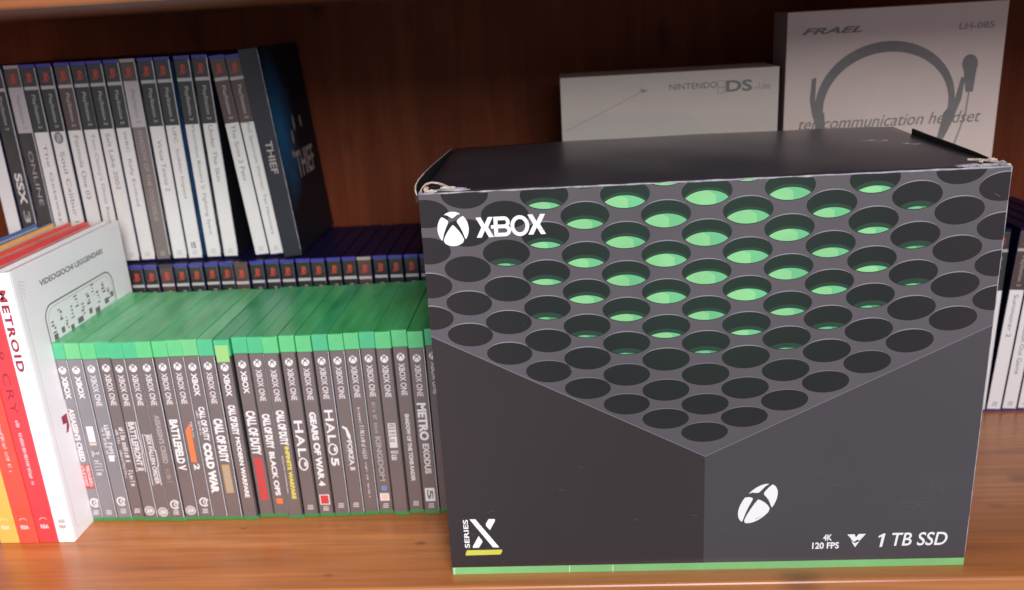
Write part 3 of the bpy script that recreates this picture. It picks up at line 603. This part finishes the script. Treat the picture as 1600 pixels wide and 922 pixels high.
# ------------------------------------------------------------------ older games: dark blue cases with red symbol
PH, PD = 190.0, 135.0
def symbol(b, cx, z, s=1.0, mt='logo_red'):
    b.text('P', cx - 1.5 * s, cx + 2.7 * s, z - 2.6 * s, z + 4.0 * s, mt, .1, 0, bold=.03)
    b.text('S', cx - 4.0 * s, cx + 4.0 * s, z - 4.2 * s, z - .6 * s, mt, .12, 0, bold=.02, shear=.3)
def old_insert(e, th, style, title, cover='cover_dark', z_title=(0, 0), small=False):
    w0, w1 = (.7, th - .7) if th > 14.5 else (.95, th - .95); cx = (w0 + w1) / 2
    b = MB(); top = PH - 3.2
    band = {'dark': 'band_black', 'brown': 'band_brown', 'silver': 'band_brown'}[style[0]]
    b.box(w0, w1, -.3, .4, 2.5, top, {'white': 'spine_white', 'taupe': 'spine_taupe', 'darkspine': 'spine_dark', 'bright': 'spine_white_lit'}[style[1]], .2, 1)
    b.frame((0, -.3, 0), (1, 0, 0), (0, 0, 1))
    b.rect(w0, w1, top - 16.5, top, band, .06)
    symbol(b, cx, top - 8.6, 1.0)
    b.rect(w0, w1, top - 19.4, top - 16.5, 'ink_lightgrey' if style[0] != 'silver' else 'band_silver', .07)
    b.rect(w0, w1, top - 58, top - 19.4, {'dark': 'band_black', 'brown': 'band_brown', 'silver': 'band_silver'}[style[0]], .06)
    b.text('PlayStation 2', cx - 2.2, cx + 2.4, top - 54.5, top - 24, 'ink_lightgrey' if style[0] != 'silver' else 'art_grey', .1, -90)
    if title:
        z1, z0 = z_title
        if small: b.small(cx - 1, cx + 1.6, z0, z1, title, .1, 2.2, 31)
        else: b.text(title, cx - 1.9, cx + 2.4, z0, z1, 'art_grey' if style[1] in ('white', 'bright') else 'ink_dim', .1, -90)
    foot(b, cx, 6, 'ink_lightgrey' if style[1] == 'white' else 'ink_dim')
    b.frame((th, 0, 0), (0, 1, 0), (0, 0, 1)); b.rect(3, PD - 4, 3, PH - 5, cover, .08)
    return b
def old_case(x, y, z, th, style, title, zt, label, group, tilt=0, tall=1.0, cover='cover_dark', top='blue_plastic', glint=True, small=False, extra=None, pal='navy_plastic'):
    e = thing('game_case', (x, y, z), label, 'game case', group, tilt); e.scale = (1, 1, tall)
    b = MB(); b.box(0, th, 0, PD, 0, PH, pal, .7, 2); b.box(.1, th - .1, -.35, 2.5, PH - 3.1, PH + .02, top, .4, 2)
    b.build('shell', e)
    b = old_insert(e, th, style, title, cover, zt, small)
    if extra: b.frame((0, -.3, 0), (1, 0, 0), (0, 0, 1)); extra(b, th / 2)
    b.build('paper_insert', e)
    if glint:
        b = MB(); b.box(th - .65, th - .02, -.55, 1, 6, PH - 3, 'sleeve_glint', .2, 2); b.build('sleeve', e)  # highlight on the sleeve fold, drawn as a pale strip
    return e
# upper row, standing on the rear row
UY, UZ = 263.0, 190.2
G1 = 'game cases standing in the upper row at the left'
def badge(b, cx): b.ell(cx, 123, 4.6, 5.5, 'ink_grey', .1); b.text('S', cx - 2, cx + 2, 119, 127, 'ink_lightgrey', .14, -90, bold=.03)
def ssx(b, cx): b.text('SSX', cx - 3.6, cx + 3.8, 62, 92, 'ink_pale', .1, -90, bold=.03); b.text('3', cx - 3, cx + 3, 44, 56, 'ink_lightgrey', .1, -90)
def mark15(b, cx): b.text('15', cx - 2.2, cx + 2.2, 12, 18, 'ink_black', .14, 0, bold=.03)
rows = [
 (-467.2, ('dark', 'white'), None, (0, 0), 'white-spined game case cut by the left picture edge above the blue book', 'cover_dark', None),
 (-450.4, ('dark', 'darkspine'), None, (0, 0), 'black-spined game case with large pale lettering at the far left of the upper row', 'cover_mixed', ssx),
 (-433.7, ('silver', 'darkspine'), 'ONLINE', (112, 60), 'dark-spined game case with silver upper band, left of the two silver-banded ones', 'cover_dark', None),
 (-417.1, ('dark', 'white'), 'The Getaway', (118, 42), 'white-spined game case standing right beside the left silver-banded dark one', 'cover_dark', None),
 (-400.5, ('dark', 'white'), 'Soul Calibur III', (110, 36), 'white-spined game case with a dark round badge below its black band', 'cover_dark', badge),
 (-384.0, ('brown', 'white'), 'Formula One 03', (124, 64), 'white-spined game case just right of the one with the round badge', 'cover_dark', None),
 (-367.5, ('dark', 'white'), "Tom Clancy's Ghost Recon", (125, 36), 'white-spined game case second to the right of the badged one, over the white book', 'cover_dark', None),
 (-351.1, ('dark', 'white'), 'Salt Lake 2002', (125, 72), 'white-spined game case second to the left of the grey-spined one', 'cover_mixed', None),
 (-335.2, ('dark', 'white'), 'WRC  Rally Evolved', (126, 55), 'white-spined game case touching the grey-spined one on its left', 'cover_mixed', None),
 (-318.8, ('silver', 'taupe'), 'SHADOW OF THE COLOSSUS', (126, 40), 'grey-spined game case with silver upper band among white ones', 'cover_mixed', None),
 (-301.6, ('dark', 'white'), 'Virtua Tennis 2', (116, 68), 'white-spined game case touching the grey-spined one on its right', 'cover_orange', None),
 (-285.0, ('dark', 'white'), 'UFC  Sudden Impact', (127, 60), 'white-spined game case with a tiny black mark at its foot', 'cover_blue', mark15),
 (-266.4, ('dark', 'white'), 'Victorious Boxers 2: Fighting Spirit', (129, 24), 'white-spined game case with very long title just right of the black foot mark', 'cover_mixed', None),
 (-248.6, ('dark', 'white'), 'Under The Skin', (127, 75), 'upright white-spined game case left of the dark leaning gap', 'cover_dark', None)]
for i, (x, st, ti, zt, lb, cv, ex) in enumerate(rows):
    old_case(x, UY + rg.uniform(-1, 1), UZ, 15.0, st, ti, zt, lb, G1, 0.0, 1.052, cv, 'grey_plastic' if st[0] == 'silver' else 'blue_plastic', glint=(i in (1, 2, 3, 4, 5, 7, 8, 9, 10, 11, 12, 13)), extra=ex)
LEAN = -4.6
n_ = old_case(-215.8, UY, UZ, 14.9, ('brown', 'white'), 'The Sims 2 Pets', (127, 75), 'left of the two leaning white-spined game cases', G1, LEAN, 1.045, 'cover_dark', glint=False)
o_ = old_case(-200.6, UY, UZ, 14.9, ('brown', 'white'), 'Full Spectrum Warrior: Ten Hammers', (128, 22), 'right of the two leaning white-spined game cases, against black slip box', G1, LEAN, 1.045, 'cover_dark', glint=False)
# artwork of the upright case seen in the gap
# black slip box
e = thing('slip_box', (-185.2, 258, UZ), 'tall black slip box with blue figure artwork leaning at the end of the upper row', 'box', tilt=LEAN)
b = MB(); b.box(0, 18.6, 0, 130, 0, 203, 'cover_dark', .6, 2, {'front': 'slip_spine', 'right': 'slip_cover'}); b.build('box_body', e)
b = MB(); b.frame((0, 0, 0), (1, 0, 0), (0, 0, 1)); b.text('THIEF', 6.6, 13.4, 84, 116, 'ink_dim', .12, -90, bold=.02)
tube(b, [(18.5, .1, 6 + i * 19.5) for i in range(11)], .3, 'worn_edge', 6, .5)
b.build('spine_lettering', e)
b = MB(); b.frame((18.6, 0, 0), (0, 1, 0), (0, 0, 1))
b.text('THIEF', 44, 108, 70, 97, 'ink_dim', .12, 0, bold=.02)
for (cy_2, cz_2, ry_, rz_) in ((62, 125, 5, 10), (50, 112, 5, 9), (86, 124, 4.5, 8), (40, 96, 5, 5)): b.ell(cy_2, cz_2, ry_ * .6, rz_ * .8, 'ink_dim', .1, 14)
b.build('cover_art', e)

# rear row standing on the shelf
RX, RS, RY = -343.2, 15.558, 248.6
G2 = 'dark blue game cases lined up behind the green row'
LV = 'dark blue game case with red symbol peeking above the green cases in the rear row'
proto = {}
def copy_thing(src, loc, label, group, tilt=None):
    r = src.copy(); C.objects.link(r); r.location = Vector(loc) * S; r['label'] = label; r['group'] = group
    if tilt is not None: r.rotation_euler = (0, math.radians(tilt), 0)
    for ch in src.children:
        c_ = ch.copy(); C.objects.link(c_); c_.parent = r
    return r
src = None
for i in range(-8, 54):
    x = RX + RS * i + .5
    if i < 0: lb, gp = 'game case of the rear row hidden behind the coloured books', 'rear game cases behind the books'
    elif i < 20: lb, gp = LV, G2
    else: lb, gp = 'game case of the rear row hidden behind the large black carton', 'rear game cases behind the carton'
    y = RY + rg.uniform(-.8, .8)
    if i == 2: old_case(x, y, 0.1, 14.4, ('brown', 'taupe'), None, (0, 0), 'game case with dark unlit top, third in the rear row from the white book', G2, 0, top='band_black', glint=False); continue
    if i == 7: old_case(x, y - 2, 0.1, 14.4, ('brown', 'white'), None, (0, 0), 'brownish game case standing slightly proud, eighth in the rear row from the white book', G2, 0, top='band_brown', glint=False); continue
    if i == 15: old_case(x, y - 1, 0.1, 14.4, ('brown', 'white'), None, (0, 0), 'game case with pale worn top edge, fourth from the carton in the rear row', G2, 0, top='grey_plastic', glint=False); continue
    if src is None: src = old_case(x, y, 0.1, 14.2, ('dark', 'white'), None, (0, 0), lb, gp, 0, glint=False)
    else: copy_thing(src, (x, y, 0.1), lb, gp)
G3 = 'game cases leaning right of the carton'
right = [(499.0, 1.2, 'SSX  3', 'nearest white-spined game case beside the right edge of the carton'),
         (514.2, 3.6, 'Summoner 2', 'white-spined leaning game case, second to the right of the carton'),
         (529.4, 3.6, 'The Sims: Bustin Out Game', 'white-spined leaning game case, third to the right of the carton'),
         (544.6, 3.6, 'Grand Prix', 'white-spined leaning game case cut by the right picture edge'),
         (559.8, 3.6, 'Rally', 'white-spined game case just outside the right picture edge')]
for i, (x, tl, ti, lb) in enumerate(right):
    th = 14.6
    # it rests on its lower right edge
    e = old_case(x, RY, 0.1 + th * math.sin(math.radians(tl)), th, (('dark', 'brown')[i % 2], 'bright'), ti, (124, 80 if i == 1 else 40), lb, G3, tl, 1.0, 'cover_dark', 'navy_plastic', glint=False)
    bb = MB(); bb.box(.2, th - .2, -.2, 2, .1, 2.4, 'blue_plastic', .3, 1); bb.build('foot_edge', e)

# ------------------------------------------------------------------ boxes standing behind the carton
e = thing('handheld_box', (98, 262, 190.2), 'low white cardboard box with grey lettering and a thin diagonal line behind the carton', 'box')
b = MB(); b.box(0, 201.6, 0, 60, 0, 160, 'box_white', .8, 2); b.build('box_body', e)
b = MB(); b.frame((-98, 0, -190.2), (1, 0, 0), (0, 0, 1))
g = 'art_grey'
b.text('NINTENDO', 199, 243, 333.8, 339.4, 'art_grey', .12, 0, bold=.005)
b.line([(243.6, 334.5), (249.6, 334.5), (249.6, 339.8), (243.6, 339.8)], .5, 'art_mid', .1, True); b.line([(243.6, 328.8), (249.6, 328.8), (249.6, 333.6), (243.6, 333.6)], .5, 'art_mid', .1, True)
b.text('DS', 251, 275, 329.4, 340.0, 'ink_grey', .13, 0, bold=.03)
b.rect(277.6, 279, 331.2, 332.6, 'art_mid', .12); b.text('Lite', 281, 291.6, 330.6, 336.4, 'art_mid', .12, 0)
b.build('lettering', e)
b = MB(); b.frame((-98, 0, -190.2), (1, 0, 0), (0, 0, 1))
b.poly([(98.8, 299), (98.8, 310), (140, 316), (215, 313), (240, 292), (240, 240), (98.8, 240)], 'art_tint', .08)
b.line([(102, 301), (157, 326), (174, 334)], .5, 'art_mid', .12); b.poly([(172, 336.6), (180, 334.6), (174, 332.4)], 'art_mid', .13)
b.poly([(99, 299), (140, 318), (139, 319.4), (99, 301)], 'art_tint', .11)
b.build('cover_art', e)
e = thing('headset_box', (304.8, 262, 190.2), 'tall pinkish white box with a grey headset picture behind the carton', 'box')
b = MB(); b.box(0, 193.6, 0, 50, 0, 206.5, 'box_pink_white', .8, 2, {'left': 'box_side'}); b.build('box_body', e)
b = MB(); b.frame((-304.8, 0, -190.2), (1, 0, 0), (0, 0, 1))
b.text('FRAEL', 318.4, 372, 376.2, 381.8, 'art_grey', .12, 0, bold=.03, shear=.35)
b.build('lettering', e); b = MB(); b.frame((-304.8, 0, -190.2), (1, 0, 0), (0, 0, 1))
b.text('LH-085', 456.8, 487.6, 373.6, 379.2, 'art_mid', .12, 0, bold=.02)
b.build('lettering', e); b = MB(); b.frame((-304.8, 0, -190.2), (1, 0, 0), (0, 0, 1))
b.text('telecommunication headset', 319.2, 484, 290.5, 301.5, 'art_grey', .16, 0, shear=.3)
b.build('lettering', e)
b = MB(); b.frame((-304.8, 0, -190.2), (1, 0, 0), (0, 0, 1))
def band(P, Q, mt, h):
    for i in range(len(P) - 1): b.poly([P[i], P[i + 1], Q[i + 1], Q[i]], mt, h)
n = 30; O_ = []; I_ = []
for i in range(n + 1):
    a = math.radians(180 + 12 - (204) * i / n) if False else math.radians(190 - 200 * i / n)
    O_.append((396 + 63 * math.cos(a), 311 + 56 * math.sin(a))); I_.append((397 + 56.5 * math.cos(a), 309 + 48.5 * math.sin(a)))
band(O_, I_, 'art_grey', .10)
b.poly([(329, 337), (333, 338), (333, 318), (338, 306), (342, 306), (343, 290), (337, 290), (331, 303), (328, 318)], 'art_grey', .12)
b.poly([(463, 332), (466.5, 331), (465, 312), (458, 290), (452, 276), (446, 276), (450, 300), (459, 312)], 'art_grey', .12)
b.poly([(333, 306), (340, 306), (345, 262), (336, 262)], 'art_mid', .09)
b.ell(469.5, 343, 7, 8.5, 'art_grey', .12, 20, 0.2); b.poly([(464, 340), (476, 341), (474.5, 318), (468, 318)], 'art_grey', .11)
b.line([(471, 318), (470, 300), (466, 284), (462, 270)], 1.6, 'art_mid', .12)
b.build('headset_picture', e)

# ------------------------------------------------------------------ hardback books at the left
COVER = {}
BY, BD, BH = 54.5, 176, 242.0
def book(x, w_, mt, label, deco=None, pg='pages', h=BH, dy=0):
    e = thing('book', (x, BY + dy, 0), label, 'book', 'hardback books standing at the left')
    b = MB(); w_ -= .3
    b.box(0, 2.2, 2.0, BD, 0, h, mt, .6, 2); b.box(w_ - 2.2, w_, 2.0, BD, 0, h, mt, .6, 2); b.box(0, w_, 0, 2.4, 0, h, mt, .9, 3)
    cv_ = b.build('cover', e); COVER[e.name] = cv_
    b = MB(); b.box(2.25, w_ - 2.25, 2.5, BD - 4, 3, h - 3, pg); b.build('pages', e)
    if deco: deco(e, w_)
    return e
def rba(b, cx, mt, big='ink_wine'):
    b.text('RBA', cx - 3.6, cx + 3.6, 14, 18, mt, .1, 0, bold=.03); b.ring(cx, 22.5, 3.2, 2.4, .5, mt, .1, 0, 180, 10)
def deco_white(e, w_):
    b = MB(); b.frame((0, 0, 0), (1, 0, 0), (0, 0, 1)); cx = w_ / 2
    b.text('METROID', 2.2, 8.6, 159, 228, 'ink_wine', .12, -90, bold=.04, space=1.25)
    b.small(4.6, 6.6, 92, 142, 'ink_lightgrey', .12, 2.2, 41); b.rect(cx - 3, cx + 3, 19, 23, 'ink_lightgrey', .1); b.text('RBA', cx - 3, cx + 3, 14, 17.6, 'ink_wine', .1, 0, bold=.02)
    b.build('spine_lettering', COVER[e.name])
    b = MB(); b.frame((w_, -BY, 0), (0, 1, 0), (0, 0, 1))                # right-hand cover, depth along y
    b.text('VIDEOGIOCHI LEGGENDARI', 89, 191, 219.5, 224.5, 'ink_grey', .12, 0, bold=.03)
    b.line([(63, 231), (62, 12), (65, 9)], .35, 'ink_lightgrey', .1)
    for i in range(5): b.line([(63 + i * .8, 232 - i * 3), (71 - i, 229 - i * 3)], .4, 'ink_lightgrey', .1)
    # grey outline picture with block figures
    x0, x1, zt_ = 86, 198, 206
    P = [(x0, 120), (x0, zt_ - 16)] + [(x0 + 12 - 12 * math.cos(math.radians(a)), zt_ - 16 + 12 * math.sin(math.radians(a))) for a in range(0, 91, 15)] + \
        [(x1 - 12 + 12 * math.sin(math.radians(a)), zt_ - 16 + 12 * math.cos(math.radians(a))) for a in range(0, 91, 15)] + [(x1, 120)]
    b.line(P, 1.3, 'ink_grey', .12); b.line([(p[0] + (3 if p[0] < 140 else -3), p[1] - 3) for p in P], .5, 'ink_lightgrey', .11)
    r = random.Random(4)
    for i, (a, z_) in enumerate([(93, 186), (105, 193), (112, 183), (122, 189), (132, 196), (140, 186), (150, 192), (160, 197), (168, 188), (178, 194), (186, 186)]):
        for k in range(4):
            b.rect(a + r.uniform(-2, 2), a + r.uniform(2.5, 5), z_ - 3 * k, z_ - 3 * k + r.uniform(1, 2.4), 'ink_grey' if k % 2 else 'art_mid', .12 + k * .004)
    for a, z_, s_ in ((92, 171, 6), (104, 173, 5), (118, 170, 5), (130, 172, 9), (150, 174, 5), (160, 171, 8), (178, 174, 7), (190, 177, 5)): b.rect(a, a + s_, z_, z_ + 5, 'art_grey', .13)
    b.line([(89, 168), (195, 172)], .5, 'ink_lightgrey', .12)
    b.poly([(76, 108), (84, 108), (84, 96), (81, 92), (78, 92), (81, 100), (76, 101)], 'ink_wine', .12)
    b.build('cover_art', COVER[e.name])
def deco_red(e, w_):
    b = MB(); b.frame((0, 0, 0), (1, 0, 0), (0, 0, 1)); cx = w_ / 2
    b.text('FAR CRY', cx - 3.4, cx + 2.6, 122, 200, 'ink_wine', .12, -90, space=1.2); b.small(cx - 2.2, cx + .6, 55, 116, 'ink_pinkwhite', .12, 2.2, 51); rba(b, cx, 'ink_pinkwhite'); b.build('spine_lettering', COVER[e.name])
def deco_red2(e, w_):
    b = MB(); b.frame((0, 0, 0), (1, 0, 0), (0, 0, 1)); cx = w_ / 2
    b.text('DOOM', cx - 3, cx + 3, 150, 210, 'ink_wine', .12, -90, space=1.2); b.small(cx - .4, cx + 2.6, 68, 130, 'ink_pinkwhite', .12, 2.2, 52); rba(b, cx, 'ink_pinkwhite'); b.build('spine_lettering', COVER[e.name])
def deco_or(e, w_):
    b = MB(); b.frame((0, 0, 0), (1, 0, 0), (0, 0, 1)); cx = w_ / 2; rba(b, cx, 'ink_orangewhite'); b.small(cx - 2, cx + 1, 60, 140, 'ink_orangewhite', .12, 2.2, 53); b.build('spine_lettering', COVER[e.name])
book(-347.6, 14.8, 'book_white', 'white hardback book with dark red spine capitals and grey line drawing on its cover', deco_white, 'pages')
book(-365.0, 17.2, 'book_red', 'crimson hardback book directly left of the white book', deco_red, 'pages_pink', BH - .6, .6)
book(-382.4, 17.2, 'book_scarlet', 'orange-red hardback book between the crimson and the yellow book', deco_red2, 'pages_pink', BH, 0)
book(-399.8, 17.2, 'book_orange', 'yellow-orange hardback book next to the left picture edge', deco_or, 'pages', BH - .4, .4)
book(-417.2, 17.2, 'book_blue', 'blue hardback book at the left picture edge, only top and foot showing', None, 'pages', BH, .8)
